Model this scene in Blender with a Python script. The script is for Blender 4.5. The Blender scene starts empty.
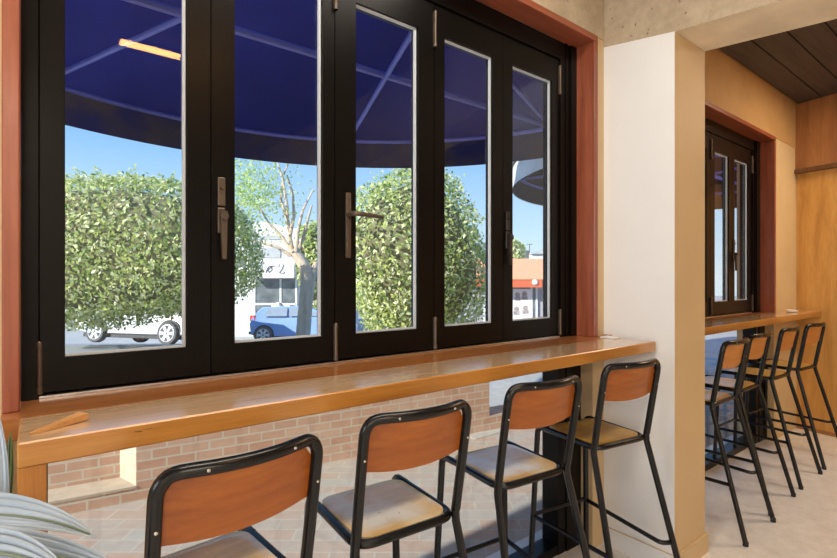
import bpy, bmesh, math, random
from mathutils import Vector, Matrix
random.seed(7)
S = bpy.context.scene
C = S.collection
PI = math.pi
R = math.radians

# ------------------------------------------------------------------ camera
FPX = 490.0
TH = math.atan(629.5 / FPX)
CT, ST = math.cos(TH), math.sin(TH)
HC = 1.34
cam_d = bpy.data.cameras.new('camera')
cam = bpy.data.objects.new('camera', cam_d)
C.objects.link(cam)
cam.location = (0, 0, HC)
cam.rotation_euler = (PI / 2, 0, math.atan2(ST, CT) - PI / 2)
cam_d.sensor_width = 36.0
cam_d.lens = 36.0 * FPX / 837.0
cam_d.shift_y = -0.5 / 837.0
cam_d.clip_start = 0.05
cam_d.clip_end = 300
S.camera = cam


def at(px, py, d):
    """world point seen at pixel (px, py) of an 837x558 frame, d metres along the view axis"""
    u = (px - 418.5) * d / FPX
    v = (278.5 - py) * d / FPX
    return Vector((CT * d + ST * u, ST * d - CT * u, HC + v))


# ------------------------------------------------------------------ materials
def new_mat(name):
    m = bpy.data.materials.new(name)
    m.use_nodes = True
    nt = m.node_tree
    b = nt.nodes['Principled BSDF']
    return m, nt, b


def N(nt, typ, **kw):
    n = nt.nodes.new(typ)
    for k, v in kw.items():
        setattr(n, k, v)
    return n


def coords(nt, scale=(1, 1, 1), rot=(0, 0, 0), kind='Object'):
    tc = N(nt, 'ShaderNodeTexCoord')
    mp = N(nt, 'ShaderNodeMapping')
    mp.inputs['Scale'].default_value = scale
    mp.inputs['Rotation'].default_value = rot
    nt.links.new(tc.outputs[kind], mp.inputs['Vector'])
    return mp.outputs['Vector']


def noise(nt, vec, scale, detail=4, rough=.55, dist=0):
    n = N(nt, 'ShaderNodeTexNoise')
    n.inputs['Scale'].default_value = scale
    n.inputs['Detail'].default_value = detail
    n.inputs['Roughness'].default_value = rough
    n.inputs['Distortion'].default_value = dist
    nt.links.new(vec, n.inputs['Vector'])
    return n.outputs['Fac']


def ramp(nt, fac, stops):
    r = N(nt, 'ShaderNodeValToRGB')
    cr = r.color_ramp
    while len(cr.elements) < len(stops):
        cr.elements.new(.5)
    for e, (p, c) in zip(cr.elements, stops):
        e.position = p
        e.color = (*c, 1) if len(c) == 3 else c
    nt.links.new(fac, r.inputs['Fac'])
    return r.outputs['Color']


def mixc(nt, fac, a, b, mode='MIX'):
    n = N(nt, 'ShaderNodeMix', data_type='RGBA', blend_type=mode)
    for sock, v in ((n.inputs['Factor'], fac), (n.inputs['A'], a), (n.inputs['B'], b)):
        pass
    ins = {i.identifier: i for i in n.inputs}
    for key, v in (('Factor_Float', fac), ('A_Color', a), ('B_Color', b)):
        s = ins[key]
        if isinstance(v, (int, float)):
            s.default_value = v
        elif isinstance(v, tuple):
            s.default_value = (*v, 1)
        else:
            nt.links.new(v, s)
    outs = {o.identifier: o for o in n.outputs}
    return outs['Result_Color']


def bump(nt, b, h, strength=.2, dist=.01):
    n = N(nt, 'ShaderNodeBump')
    n.inputs['Strength'].default_value = strength
    n.inputs['Distance'].default_value = dist
    nt.links.new(h, n.inputs['Height'])
    nt.links.new(n.outputs['Normal'], b.inputs['Normal'])


def plain(name, col, rough=.5, metal=0, var=.12, scale=8, bmp=0, coat=0, spec=.5):
    m, nt, b = new_mat(name)
    v = coords(nt)
    f = noise(nt, v, scale)
    lo = tuple(max(0, c * (1 - var)) for c in col)
    hi = tuple(min(1, c * (1 + var)) for c in col)
    nt.links.new(ramp(nt, f, [(.3, lo), (.7, hi)]), b.inputs['Base Color'])
    b.inputs['Roughness'].default_value = rough
    b.inputs['Metallic'].default_value = metal
    b.inputs['Specular IOR Level'].default_value = spec
    if coat:
        b.inputs['Coat Weight'].default_value = coat
        b.inputs['Coat Roughness'].default_value = .15
    if bmp:
        bump(nt, b, noise(nt, v, scale * 6), bmp, .004)
    return m


def wood(name, dark, mid, light, axis=0, rough=.4, scale=6, stretch=14, coat=0, knots=None, spec=.5, worn=None, coat_ior=1.5):
    m, nt, b = new_mat(name)
    sc = [stretch] * 3
    sc[axis] = 1
    v = coords(nt, tuple(sc))
    f = noise(nt, v, scale * .3, 6, .6, .6)
    g = noise(nt, v, scale * 2.4, 5, .7)
    c1 = ramp(nt, f, [(.28, dark), (.5, mid), (.75, light)])
    c2 = ramp(nt, g, [(.3, (.62, .62, .62)), (.65, (1, 1, 1))])
    col = mixc(nt, .45, c1, c2, 'MULTIPLY')
    if worn:
        tc = coords(nt)
        w = noise(nt, tc, 7, 3, .5, .3)
        wf = ramp(nt, w, [(.42, (0, 0, 0)), (.62, (1, 1, 1))])
        col = mixc(nt, wf, col, worn)
        sp = noise(nt, tc, 60, 2, .5)
        spf = ramp(nt, sp, [(.73, (0, 0, 0)), (.76, (1, 1, 1))])
        col = mixc(nt, spf, col, (.05, .04, .03))
    if knots:
        tc = N(nt, 'ShaderNodeTexCoord')
        for (p, rad, st) in knots:
            mp = N(nt, 'ShaderNodeMapping')
            mp.inputs['Location'].default_value = (-p[0] / st[0], -p[1] / st[1], -p[2] / st[2])
            mp.inputs['Scale'].default_value = (1 / st[0], 1 / st[1], 1 / st[2])
            nt.links.new(tc.outputs['Object'], mp.inputs['Vector'])
            nz = N(nt, 'ShaderNodeTexNoise')
            nz.inputs['Scale'].default_value = 3
            nt.links.new(mp.outputs['Vector'], nz.inputs['Vector'])
            ln = N(nt, 'ShaderNodeVectorMath', operation='LENGTH')
            nt.links.new(mp.outputs['Vector'], ln.inputs[0])
            ad = N(nt, 'ShaderNodeMath', operation='MULTIPLY_ADD')
            ad.inputs[1].default_value = 1.4
            nt.links.new(nz.outputs['Fac'], ad.inputs[0])
            nt.links.new(ln.outputs['Value'], ad.inputs[2])
            kf = ramp(nt, ad.outputs[0], [(rad * .9, (1, 1, 1)), (min(1, rad * 1.05), (0, 0, 0))])
            col = mixc(nt, kf, col, (.03, .014, .006))
    nt.links.new(col, b.inputs['Base Color'])
    b.inputs['Roughness'].default_value = rough
    b.inputs['Specular IOR Level'].default_value = spec
    if coat:
        b.inputs['Coat Weight'].default_value = coat
        b.inputs['Coat Roughness'].default_value = .16
        b.inputs['Coat IOR'].default_value = coat_ior
    bump(nt, b, g, .06, .003)
    return m


def concrete(name, a, c, scale=3, rough=.8, bmp=.35, pits=True):
    m, nt, b = new_mat(name)
    v = coords(nt)
    f = noise(nt, v, scale, 8, .65)
    g = noise(nt, v, scale * 9, 6, .7)
    col = ramp(nt, f, [(.25, a), (.75, c)])
    col = mixc(nt, .35, col, ramp(nt, g, [(.35, (.6, .57, .52)), (.6, (1, 1, 1))]), 'MULTIPLY')
    if pits:
        h = noise(nt, v, 34, 2, .5)
        pf = ramp(nt, h, [(.69, (0, 0, 0)), (.74, (1, 1, 1))])
        col = mixc(nt, pf, col, tuple(x * .45 for x in a))
    nt.links.new(col, b.inputs['Base Color'])
    b.inputs['Roughness'].default_value = rough
    bump(nt, b, g, bmp, .008)
    return m


def brick_mat(name, c1, c2, mortar, bw, rh, ms, vertical=True, rot=0, rough=.85, offset=.5):
    m, nt, b = new_mat(name)
    tc = N(nt, 'ShaderNodeTexCoord')
    if vertical:
        sp = N(nt, 'ShaderNodeSeparateXYZ')
        nt.links.new(tc.outputs['Object'], sp.inputs[0])
        ad = N(nt, 'ShaderNodeMath', operation='ADD')
        nt.links.new(sp.outputs['X'], ad.inputs[0])
        nt.links.new(sp.outputs['Y'], ad.inputs[1])
        cb = N(nt, 'ShaderNodeCombineXYZ')
        nt.links.new(ad.outputs[0], cb.inputs['X'])
        nt.links.new(sp.outputs['Z'], cb.inputs['Y'])
        vec = cb.outputs[0]
    else:
        mp = N(nt, 'ShaderNodeMapping')
        mp.inputs['Rotation'].default_value = (0, 0, rot)
        nt.links.new(tc.outputs['Object'], mp.inputs['Vector'])
        vec = mp.outputs[0]
    br = N(nt, 'ShaderNodeTexBrick')
    br.offset = offset
    br.inputs['Color1'].default_value = (*c1, 1)
    br.inputs['Color2'].default_value = (*c2, 1)
    br.inputs['Mortar'].default_value = (*mortar, 1)
    br.inputs['Scale'].default_value = 1
    br.inputs['Mortar Size'].default_value = ms
    br.inputs['Mortar Smooth'].default_value = .15
    br.inputs['Brick Width'].default_value = bw
    br.inputs['Row Height'].default_value = rh
    nt.links.new(vec, br.inputs['Vector'])
    v = coords(nt)
    g = noise(nt, v, 14, 6, .7)
    col = mixc(nt, .5, br.outputs['Color'], ramp(nt, g, [(.3, (.7, .68, .66)), (.7, (1, 1, 1))]), 'MULTIPLY')
    nt.links.new(col, b.inputs['Base Color'])
    b.inputs['Roughness'].default_value = rough
    bump(nt, b, br.outputs['Fac'], -.3, .006)
    return m


def glass_mat(name, tint=(.96, .98, .98)):
    m = bpy.data.materials.new(name)
    m.use_nodes = True
    nt = m.node_tree
    nt.nodes.clear()
    o = N(nt, 'ShaderNodeOutputMaterial')
    tr = N(nt, 'ShaderNodeBsdfTransparent')
    tr.inputs['Color'].default_value = (*tint, 1)
    gl = N(nt, 'ShaderNodeBsdfGlossy')
    gl.inputs['Roughness'].default_value = .015
    # same reflectance from either face of a thin pane
    fr = N(nt, 'ShaderNodeFresnel')
    ge = N(nt, 'ShaderNodeNewGeometry')
    ir = N(nt, 'ShaderNodeMath', operation='MULTIPLY_ADD')
    ir.inputs[1].default_value = 1 / 1.38 - 1.38
    ir.inputs[2].default_value = 1.38
    nt.links.new(ge.outputs['Backfacing'], ir.inputs[0])
    nt.links.new(ir.outputs[0], fr.inputs['IOR'])
    mx = N(nt, 'ShaderNodeMixShader')
    nt.links.new(fr.outputs[0], mx.inputs[0])
    nt.links.new(tr.outputs[0], mx.inputs[1])
    nt.links.new(gl.outputs[0], mx.inputs[2])
    nt.links.new(mx.outputs[0], o.inputs['Surface'])
    return m


def leaf_mat(name, c1, c2, trans=.35, rough=.4, scale=3):
    m = bpy.data.materials.new(name)
    m.use_nodes = True
    nt = m.node_tree
    b = nt.nodes['Principled BSDF']
    o = nt.nodes['Material Output']
    v = coords(nt)
    col = ramp(nt, noise(nt, v, scale, 3), [(.35, c1), (.65, c2)])
    nt.links.new(col, b.inputs['Base Color'])
    b.inputs['Roughness'].default_value = rough
    t = N(nt, 'ShaderNodeBsdfTranslucent')
    nt.links.new(col, t.inputs['Color'])
    mx = N(nt, 'ShaderNodeMixShader')
    mx.inputs[0].default_value = trans
    nt.links.new(b.outputs[0], mx.inputs[1])
    nt.links.new(t.outputs[0], mx.inputs[2])
    nt.links.new(mx.outputs[0], o.inputs['Surface'])
    return m


def emit_mat(name, col, strength):
    m, nt, b = new_mat(name)
    b.inputs['Base Color'].default_value = (*col, 1)
    b.inputs['Emission Color'].default_value = (*col, 1)
    b.inputs['Emission Strength'].default_value = strength
    return m


M = {}
M['ochre'] = plain('ochre_plaster', (.50, .30, .12), .75, var=.12, scale=2.5, bmp=.05)
M['tan'] = plain('tan_paint', (.60, .44, .25), .6, var=.04, scale=2)
M['paint'] = plain('wall_paint', (.77, .765, .76), .6, var=.03, scale=2)
M['cream'] = plain('cream_plaster', (.62, .46, .26), .7, var=.07, scale=2.5, bmp=.05)
M['soffit'] = plain('painted_soffit', (.86, .76, .58), .55, var=.12, scale=5, bmp=.05)
M['concrete'] = concrete('raw_concrete', (.36, .275, .18), (.62, .51, .37), 2.2)
M['floor'] = concrete('polished_concrete_floor', (.70, .67, .645), (.86, .83, .80), 1.3, .42, .06, False)
M['plaster'] = plain('ceiling_plaster', (.16, .14, .125), .8, var=.03)
M['board'] = wood('charcoal_ceiling_board', (.040, .033, .033), (.066, .056, .055), (.095, .08, .078), 0, .6, 5, 20)
M['ply'] = wood('honey_plywood', (.52, .25, .06), (.68, .36, .10), (.76, .44, .15), 2, .45, 4, 9, .15)
M['ply_red'] = wood('reddish_plywood', (.26, .10, .035), (.40, .17, .06), (.50, .24, .09), 2, .5, 4, 9)
M['rail'] = wood('shadowed_rail', (.10, .045, .02), (.16, .07, .03), (.2, .1, .045), 0, .5, 5, 12)  # shadow line under the upper panel put into the rail colour
M['jarrah'] = wood('red_hardwood_trim', (.19, .045, .02), (.30, .078, .036), (.38, .115, .06), 2, .38, 5, 12, .25)
M['jarrah_h'] = wood('red_hardwood_head', (.19, .045, .02), (.30, .078, .036), (.38, .115, .06), 0, .38, 5, 12, .25)
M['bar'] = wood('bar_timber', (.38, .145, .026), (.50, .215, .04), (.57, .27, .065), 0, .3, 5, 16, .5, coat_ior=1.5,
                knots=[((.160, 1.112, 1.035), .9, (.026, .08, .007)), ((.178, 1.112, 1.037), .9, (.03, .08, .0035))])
M['bar_top'] = wood('bar_top_timber', (.56, .34, .17), (.68, .44, .25), (.76, .53, .33), 0, .24, 5, 16, 1.0, coat_ior=2.4)  # paler than the edge, partly window reflections put into the colour
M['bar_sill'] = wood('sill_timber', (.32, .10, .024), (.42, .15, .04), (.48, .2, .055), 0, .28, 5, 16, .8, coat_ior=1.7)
M['bar_leg'] = wood('leg_timber', (.40, .15, .028), (.52, .215, .04), (.58, .26, .06), 2, .42, 5, 16)
M['frame'] = plain('black_window_paint', (.0038, .003, .0026), .3, var=.15, spec=.17)
M['bead'] = plain('grey_glazing_bead', (.52, .56, .61), .4, 0, .05)
M['alu'] = plain('pale_metal_track', (.62, .62, .62), .3, 1, .08)
M['bronze'] = plain('bronze_hardware', (.12, .09, .068), .42, .6, .15, 20)
M['darkbronze'] = plain('dark_hardware', (.05, .04, .035), .4, .6, .15, 20)
M['glass'] = glass_mat('window_glass')
M['tube'] = plain('black_stool_tube', (.005, .005, .0055), .24, .0, .2, 30, spec=.4)
M['bolt'] = plain('steel_bolt', (.7, .68, .64), .25, 1, .05)
M['rubber'] = plain('rubber_cap', (.012, .012, .012), .7)
M['backply'] = wood('stool_back_plywood', (.25, .06, .006), (.38, .102, .008), (.47, .148, .014), 0, .42, 5, 9, .2)
M['backply_far'] = wood('stool_back_pale_plywood', (.46, .16, .03), (.58, .23, .05), (.66, .29, .07), 0, .42, 5, 9, .2)
M['seat_grey'] = wood('worn_seat_plywood', (.50, .31, .12), (.62, .43, .20), (.72, .54, .30), 0, .3, 5, 9, .55, worn=(.62, .54, .40), coat_ior=1.6)
M['seat_ochre'] = wood('ochre_seat_plywood', (.36, .20, .035), (.50, .29, .055), (.58, .36, .08), 0, .33, 5, 9, .3, worn=(.36, .2, .05))
M['seat_honey'] = wood('honey_seat_plywood', (.58, .32, .07), (.70, .42, .11), (.78, .5, .17), 0, .35, 5, 9, .3)
M['brick'] = brick_mat('garden_brick', (.56, .33, .23), (.64, .43, .32), (.62, .56, .47), .165, .06, .006)
M['brick_pale'] = plain('rendered_brick_cap', (.48, .40, .31), .85, var=.1, scale=12, bmp=.1)
M['pier_brick'] = brick_mat('red_pier_brick', (.38, .10, .06), (.48, .16, .09), (.60, .52, .45), .24, .086, .01)
M['paving'] = brick_mat('terrace_paver', (.46, .33, .26), (.41, .40, .37), (.48, .45, .39), .22, .11, .005, False, R(38))
M['road'] = concrete('pale_asphalt', (.30, .32, .36), (.40, .42, .46), .8, .9, .1, False)
M['path'] = concrete('sunlit_footpath', (.42, .41, .39), (.52, .50, .47), .8, .9, .1, False)
M['kerb'] = plain('kerb_stone', (.6, .58, .55), .9)
M['navy'] = leaf_mat('navy_canvas', (.010, .013, .105), (.015, .019, .14), .4, .75, 2)
M['navy_val'] = leaf_mat('navy_valance', (.012, .013, .085), (.06, .042, .05), .2, .7, 4)  # brown blotches put a warm reflection into the navy cloth
M['greycanvas'] = plain('sun_glare_canvas', (.6, .62, .64), .8, var=.15, scale=5)  # sun glare on the far awning put into the cloth colour
M['blackcanvas'] = plain('shade_black_canvas', (.012, .012, .02), .8)  # shade inside the far awning put into the cloth colour
M['awnbar'] = plain('awning_rail', (.16, .18, .60), .4, .2, .1)
M['bark'] = wood('grey_bark', (.48, .36, .26), (.66, .52, .39), (.76, .63, .49), 2, .9, 8, 5)
M['leaf_a'] = leaf_mat('leaf_mid_green', (.46, .55, .14), (.62, .67, .25), .45)
M['leaf_b'] = leaf_mat('leaf_yellow_green', (.74, .77, .40), (.85, .86, .58), .45)
M['leaf_c'] = leaf_mat('leaf_deep_green', (.13, .22, .055), (.22, .32, .10), .4)
M['twig_leaf'] = leaf_mat('leaf_spring_green', (.52, .66, .20), (.68, .78, .34), .5)
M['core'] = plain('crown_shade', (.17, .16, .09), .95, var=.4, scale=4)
M['white_car'] = plain('white_car_paint', (.62, .63, .65), .3, 0, .02, coat=.6)
M['blue_car'] = plain('blue_car_paint', (.28, .43, .76), .3, .1, .05, coat=.6)
M['carglass'] = plain('car_glass', (.28, .33, .40), .12, 0, .1)
M['tyre'] = plain('tyre_rubber', (.09, .09, .095), .8)
M['rim'] = plain('alloy_rim', (.72, .74, .77), .3, .6, .05)
M['trimblk'] = plain('car_plastic', (.03, .03, .033), .6)
M['tail'] = plain('red_lamp_lens', (.65, .06, .03), .3)
M['shopwhite'] = plain('white_render', (.70, .69, .67), .8, var=.04)
M['shopgrey'] = plain('grey_render', (.34, .33, .36), .8, var=.08)
M['shoproof'] = plain('grey_roofing', (.42, .43, .44), .7)
M['shopglass'] = plain('shop_glass', (.14, .16, .17), .15, 0, .5, 1.5)
M['shopmetal'] = plain('white_shop_frame', (.75, .75, .74), .5)
M['orange'] = plain('orange_fascia', (.72, .34, .19), .6, var=.06)
M['orange_dk'] = plain('burnt_orange_band', (.62, .12, .045), .6, var=.08)
M['poster'] = plain('poster_paper', (.78, .77, .76), .7, var=.04)
M['photo'] = plain('poster_portrait', (.32, .27, .27), .7, var=.5, scale=9)
M['ink'] = plain('sign_ink', (.10, .09, .10), .8)
M['hill'] = plain('distant_tile', (.55, .44, .40), .9)
M['palm'] = leaf_mat('blue_green_leaf', (.33, .41, .50), (.48, .56, .65), .12, .32, 5)
M['palmrib'] = plain('olive_midrib', (.15, .19, .13), .5)
M['pot'] = plain('charcoal_pot', (.05, .05, .055), .6, var=.1)
M['soil'] = plain('potting_soil', (.06, .04, .025), .95, var=.4, scale=20)
M['spat'] = wood('light_kitchen_wood', (.42, .19, .06), (.55, .27, .09), (.62, .33, .12), 0, .55, 6, 10)
M['card'] = plain('white_card', (.80, .79, .76), .6, var=.03)
M['dish'] = plain('white_ceramic', (.82, .80, .77), .25, 0, .02, coat=.4)
M['lamp'] = emit_mat('warm_lamp', (1.0, .46, .12), 42.0)
M['lampbody'] = plain('lamp_housing', (.05, .05, .05), .5)


# ------------------------------------------------------------------ mesh builder
class MB:
    def __init__(self):
        self.bm = bmesh.new()

    def _mi(self, faces, mi):
        for f in faces:
            f.material_index = mi

    def box(self, x0, x1, y0, y1, z0, z1, mi=0, bev=0):
        r = bmesh.ops.create_cube(self.bm, size=1)
        vs = r['verts']
        for v in vs:
            v.co = Vector(((x0 + x1) / 2 + v.co.x * (x1 - x0), (y0 + y1) / 2 + v.co.y * (y1 - y0),
                           (z0 + z1) / 2 + v.co.z * (z1 - z0)))
        fs = list({f for v in vs for f in v.link_faces})
        self._mi(fs, mi)
        if bev:
            es = list({e for v in vs for e in v.link_edges})
            bmesh.ops.bevel(self.bm, geom=es, offset=bev, segments=2, affect='EDGES', profile=.5)
        return self

    def prism(self, pts, vec, mi=0):
        """polygon pts (3-D) swept along vec"""
        vec = Vector(vec)
        a = [self.bm.verts.new(p) for p in pts]
        b = [self.bm.verts.new(Vector(p) + vec) for p in pts]
        n = len(pts)
        fs = [self.bm.faces.new(a[::-1]), self.bm.faces.new(b)]
        for i in range(n):
            j = (i + 1) % n
            fs.append(self.bm.faces.new((a[i], a[j], b[j], b[i])))
        self._mi(fs, mi)
        return fs

    def grid(self, rows, mi=0, closed=False):
        g = [[self.bm.verts.new(p) for p in r] for r in rows]
        fs = []
        for i in range(len(g) - 1):
            m = len(g[i])
            for j in range(m if closed else m - 1):
                k = (j + 1) % m
                fs.append(self.bm.faces.new((g[i][j], g[i][k], g[i + 1][k], g[i + 1][j])))
        self._mi(fs, mi)
        return g

    def tube(self, pts, r, seg=10, mi=0, cap=True):
        pts = [Vector(p) for p in pts]
        rs = r if isinstance(r, (list, tuple)) else [r] * len(pts)
        rings = []
        up = None
        for i, p in enumerate(pts):
            if i == 0:
                t = pts[1] - p
            elif i == len(pts) - 1:
                t = p - pts[i - 1]
            else:
                t = (pts[i + 1] - p).normalized() + (p - pts[i - 1]).normalized()
            t.normalize()
            if up is None:
                up = Vector((0, 0, 1)) if abs(t.z) < .9 else Vector((1, 0, 0))
            a = t.cross(up)
            if a.length < 1e-4:
                a = t.cross(Vector((1, 0, 0)))
            a.normalize()
            up = a.cross(t).normalized()
            rings.append([p + (a * math.cos(k * 2 * PI / seg) + up * math.sin(k * 2 * PI / seg)) * rs[i] for k in range(seg)])
        g = self.grid(rings, mi, True)
        if cap:
            f1 = self.bm.faces.new(g[0][::-1])
            f2 = self.bm.faces.new(g[-1])
            self._mi([f1, f2], mi)
        return self

    def lathe(self, prof, mat4=None, seg=24, mi=0):
        """profile of (radius, height) about local z"""
        m = mat4 or Matrix.Identity(4)
        rows = [[m @ Vector((r * math.cos(k * 2 * PI / seg), r * math.sin(k * 2 * PI / seg), z)) for k in range(seg)] for r, z in prof]
        g = self.grid(rows, mi, True)
        self._mi([self.bm.faces.new(g[0][::-1]), self.bm.faces.new(g[-1])], mi)
        return self

    def build(self, name, mats, parent=None, smooth=False, loc=None, rz=0, angle=35):
        bmesh.ops.recalc_face_normals(self.bm, faces=self.bm.faces[:])
        me = bpy.data.meshes.new(name)
        self.bm.to_mesh(me)
        self.bm.free()
        for m in (mats if isinstance(mats, (list, tuple)) else [mats]):
            me.materials.append(m)
        if smooth:
            me.polygons.foreach_set('use_smooth', [True] * len(me.polygons))
            try:
                me.set_sharp_from_angle(angle=R(angle))
            except Exception:
                pass
        o = bpy.data.objects.new(name, me)
        C.objects.link(o)
        if loc:
            o.location = loc
        o.rotation_euler.z = rz
        if parent:
            o.parent = parent
        return o


def smooth_path(pts, rad, n=5):
    """round the inner corners of a polyline"""
    pts = [Vector(p) for p in pts]
    out = [pts[0]]
    for i in range(1, len(pts) - 1):
        p = pts[i]
        a = pts[i - 1] - p
        b = pts[i + 1] - p
        r = rad[i - 1] if isinstance(rad, (list, tuple)) else rad
        d = min(r, a.length * .49, b.length * .49)
        s, e = p + a.normalized() * d, p + b.normalized() * d
        for k in range(n + 1):
            t = k / n
            out.append(s * (1 - t) ** 2 + p * 2 * t * (1 - t) + e * t * t)
    out.append(pts[-1])
    return out


def empty(name, loc=(0, 0, 0), rz=0, parent=None):
    o = bpy.data.objects.new(name, None)
    C.objects.link(o)
    o.empty_display_size = .1
    o.location = loc
    o.rotation_euler.z = rz
    if parent:
        o.parent = parent
    return o


def tag(o, label, cat, group=None):
    o['label'] = label
    o['category'] = cat
    if group:
        o['group'] = group
    return o


def thing(name, label, cat, loc=(0, 0, 0), rz=0, group=None):
    return tag(empty(name, loc, rz), label, cat, group)


def struct(o):
    o['kind'] = 'structure'
    return o


def kids(o):
    return [c for c in list(o.children)]


def copy_tree(o, parent=None):
    c = o.copy()
    C.objects.link(c)
    if parent:
        c.parent = parent
    for ch in kids(o):
        copy_tree(ch, c)
    return c


# ------------------------------------------------------------------ room shell
YW = 1.385      # inner face of the window wall
YO = 1.66       # outer face
m = MB(); m.box(-3, 6.2, -4, 1.66, -.15, 0)
struct(m.build('floor', M['floor']))

m = MB()
m.box(-3, -.06, YW, YO, 0, 2.95)
m.box(-.06, -.03, 1.44, YO, 0, 1.0)
struct(m.build('wall_front', M['cream']))
m = MB()
m.box(2.2, 2.27, YW, YO, 0, 2.95)
m.box(2.17, 2.2, YW, YO, 0, 1.0)
m.box(2.27, 2.86, 1.40, YO, 0, 2.95)
struct(m.build('wall_front_pier', M['tan']))
m = MB(); m.box(-.06, 2.262, YW - .004, YO, 2.545, 2.95)
struct(m.build('wall_front_lintel', M['concrete']))
m = MB()
m.box(2.86, 5.75, YW, YO, 2.505, 2.95)
struct(m.build('wall_front_header', M['ochre']))
m = MB()
m.box(4.795, 5.75, YW + .004, YO, 0, 2.505)
struct(m.build('wall_front_end', M['cream']))

# beam: raw concrete cheeks, painted underside, falling gently into the room
bp = [(1.40, 2.515), (1.035, 2.4555), (.50, 2.402), (-.6, 2.33), (-4, 2.33)]
m = MB()
poly = [(2.27, y, z) for y, z in bp] + [(2.27, -4, 2.95), (2.27, 1.40, 2.95)]
fs = m.prism(poly, (.318, 0, 0))
m.bm.normal_update()
for f in fs:
    c = f.calc_center_median()
    if c.z < 2.53 and abs(f.normal.x) < .5 and -3.9 < c.y < 1.39:
        f.material_index = 1
struct(m.build('ceiling_beam', [M['concrete'], M['soffit']]))
m = MB()
m.prism([(2.27, 1.40, 0), (2.27, 1.035, 0), (2.27, 1.035, 2.455), (2.27, 1.40, 2.5145)], (.318, 0, 0))
m.bm.normal_update()
for f in m.bm.faces:
    if abs(f.normal.y) > .9:
        f.material_index = 1
struct(m.build('wall_pillar', [M['paint'], M['tan']]))
m = MB()
m.prism([(2.258, 1.023, 0), (2.60, 1.023, 0), (2.60, 1.40, 0), (2.5885, 1.40, 0), (2.5885, 1.0345, 0), (2.2695, 1.0345, 0), (2.2695, 1.383, 0), (2.258, 1.383, 0)], (0, 0, .09))
m.bm.normal_update()
for f in m.bm.faces:
    if abs(f.normal.y) > .9 or f.calc_center_median().x > 2.3 and f.normal.z > .9:
        f.material_index = 1
struct(m.build('baseboard_pillar', [M['paint'], M['tan']]))

m = MB(); m.box(-3.0, 2.265, -4, 1.6, 2.95, 3.2)
struct(m.build('ceiling', M['plaster']))
m = MB()
y = 1.33
m.box(2.27, 6.2, -4, 1.66, 2.955, 3.2, 0)
y = 1.37
while y > -4:
    m.box(2.59, 5.75, max(y - .172, -4), y, 2.90, 2.955, 0, .004)
    y -= .18
struct(m.build('ceiling_boards', M['board']))

# end wall of plywood, turned a little off square
wr = (5.385, 1.388)
m = MB()
L = 5.5
ang = math.atan2(-1, -.2)
def end_pt(s, off=0):
    dx, dy = -.2 / 1.0198, -1 / 1.0198
    return (wr[0] + dx * s + dy * -off * -1 * 0 + off * (-1 / 1.0198) * 1, wr[1] + dy * s + off * (.2 / 1.0198))
def end_prism(mb, s0, s1, o0, o1, z0, z1):
    p = [end_pt(s0, o0), end_pt(s1, o0), end_pt(s1, o1), end_pt(s0, o1)]
    mb.prism([(a, b, z0) for a, b in p], (0, 0, z1 - z0))
end_prism(m, 0, L, 0, -.2, 0, 2.895)
struct(m.build('wall_right', M['ply']))
m = MB(); end_prism(m, 0, L, .035, .0005, 2.31, 2.895)
struct(m.build('wall_right_upper', M['ply_red']))
m = MB(); end_prism(m, 0, L, .06, .0005, 2.275, 2.309)
struct(m.build('trim_1', M['rail']))
m = MB(); end_prism(m, 0, L, .012, .0005, 0, .03)
struct(m.build('baseboard_right', M['ply_red']))
m = MB(); m.box(-3.2, -3, -4, 1.66, 0, 3.0)
struct(m.build('wall_left', M['paint']))
m = MB(); m.box(-3.2, 6.2, -4.2, -4, 0, 3.0)
struct(m.build('wall_back', M['paint']))

# hardwood linings round the windows
def lining(n, x0, x1, zb, zh, mats):
    t = .03
    m = MB(); m.box(x0 - t, x0, YW - .012, 1.485, zb, zh, 0, .003)
    struct(m.build('trim_%d' % n, M['jarrah']))
    m = MB(); m.box(x1, x1 + t, YW - .012, 1.485, zb, zh, 0, .003)
    struct(m.build('trim_%d' % (n + 1), M['jarrah']))
    m = MB(); m.box(x0 - t, x1 + t, YW - .012, 1.485, zh, zh + t, 0, .003)
    struct(m.build('trim_%d' % (n + 2), M['jarrah_h']))
lining(2, -.03, 2.17, 1.0502, 2.515, None)
lining(5, 2.90, 4.765, 1.0602, 2.475, None)

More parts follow.
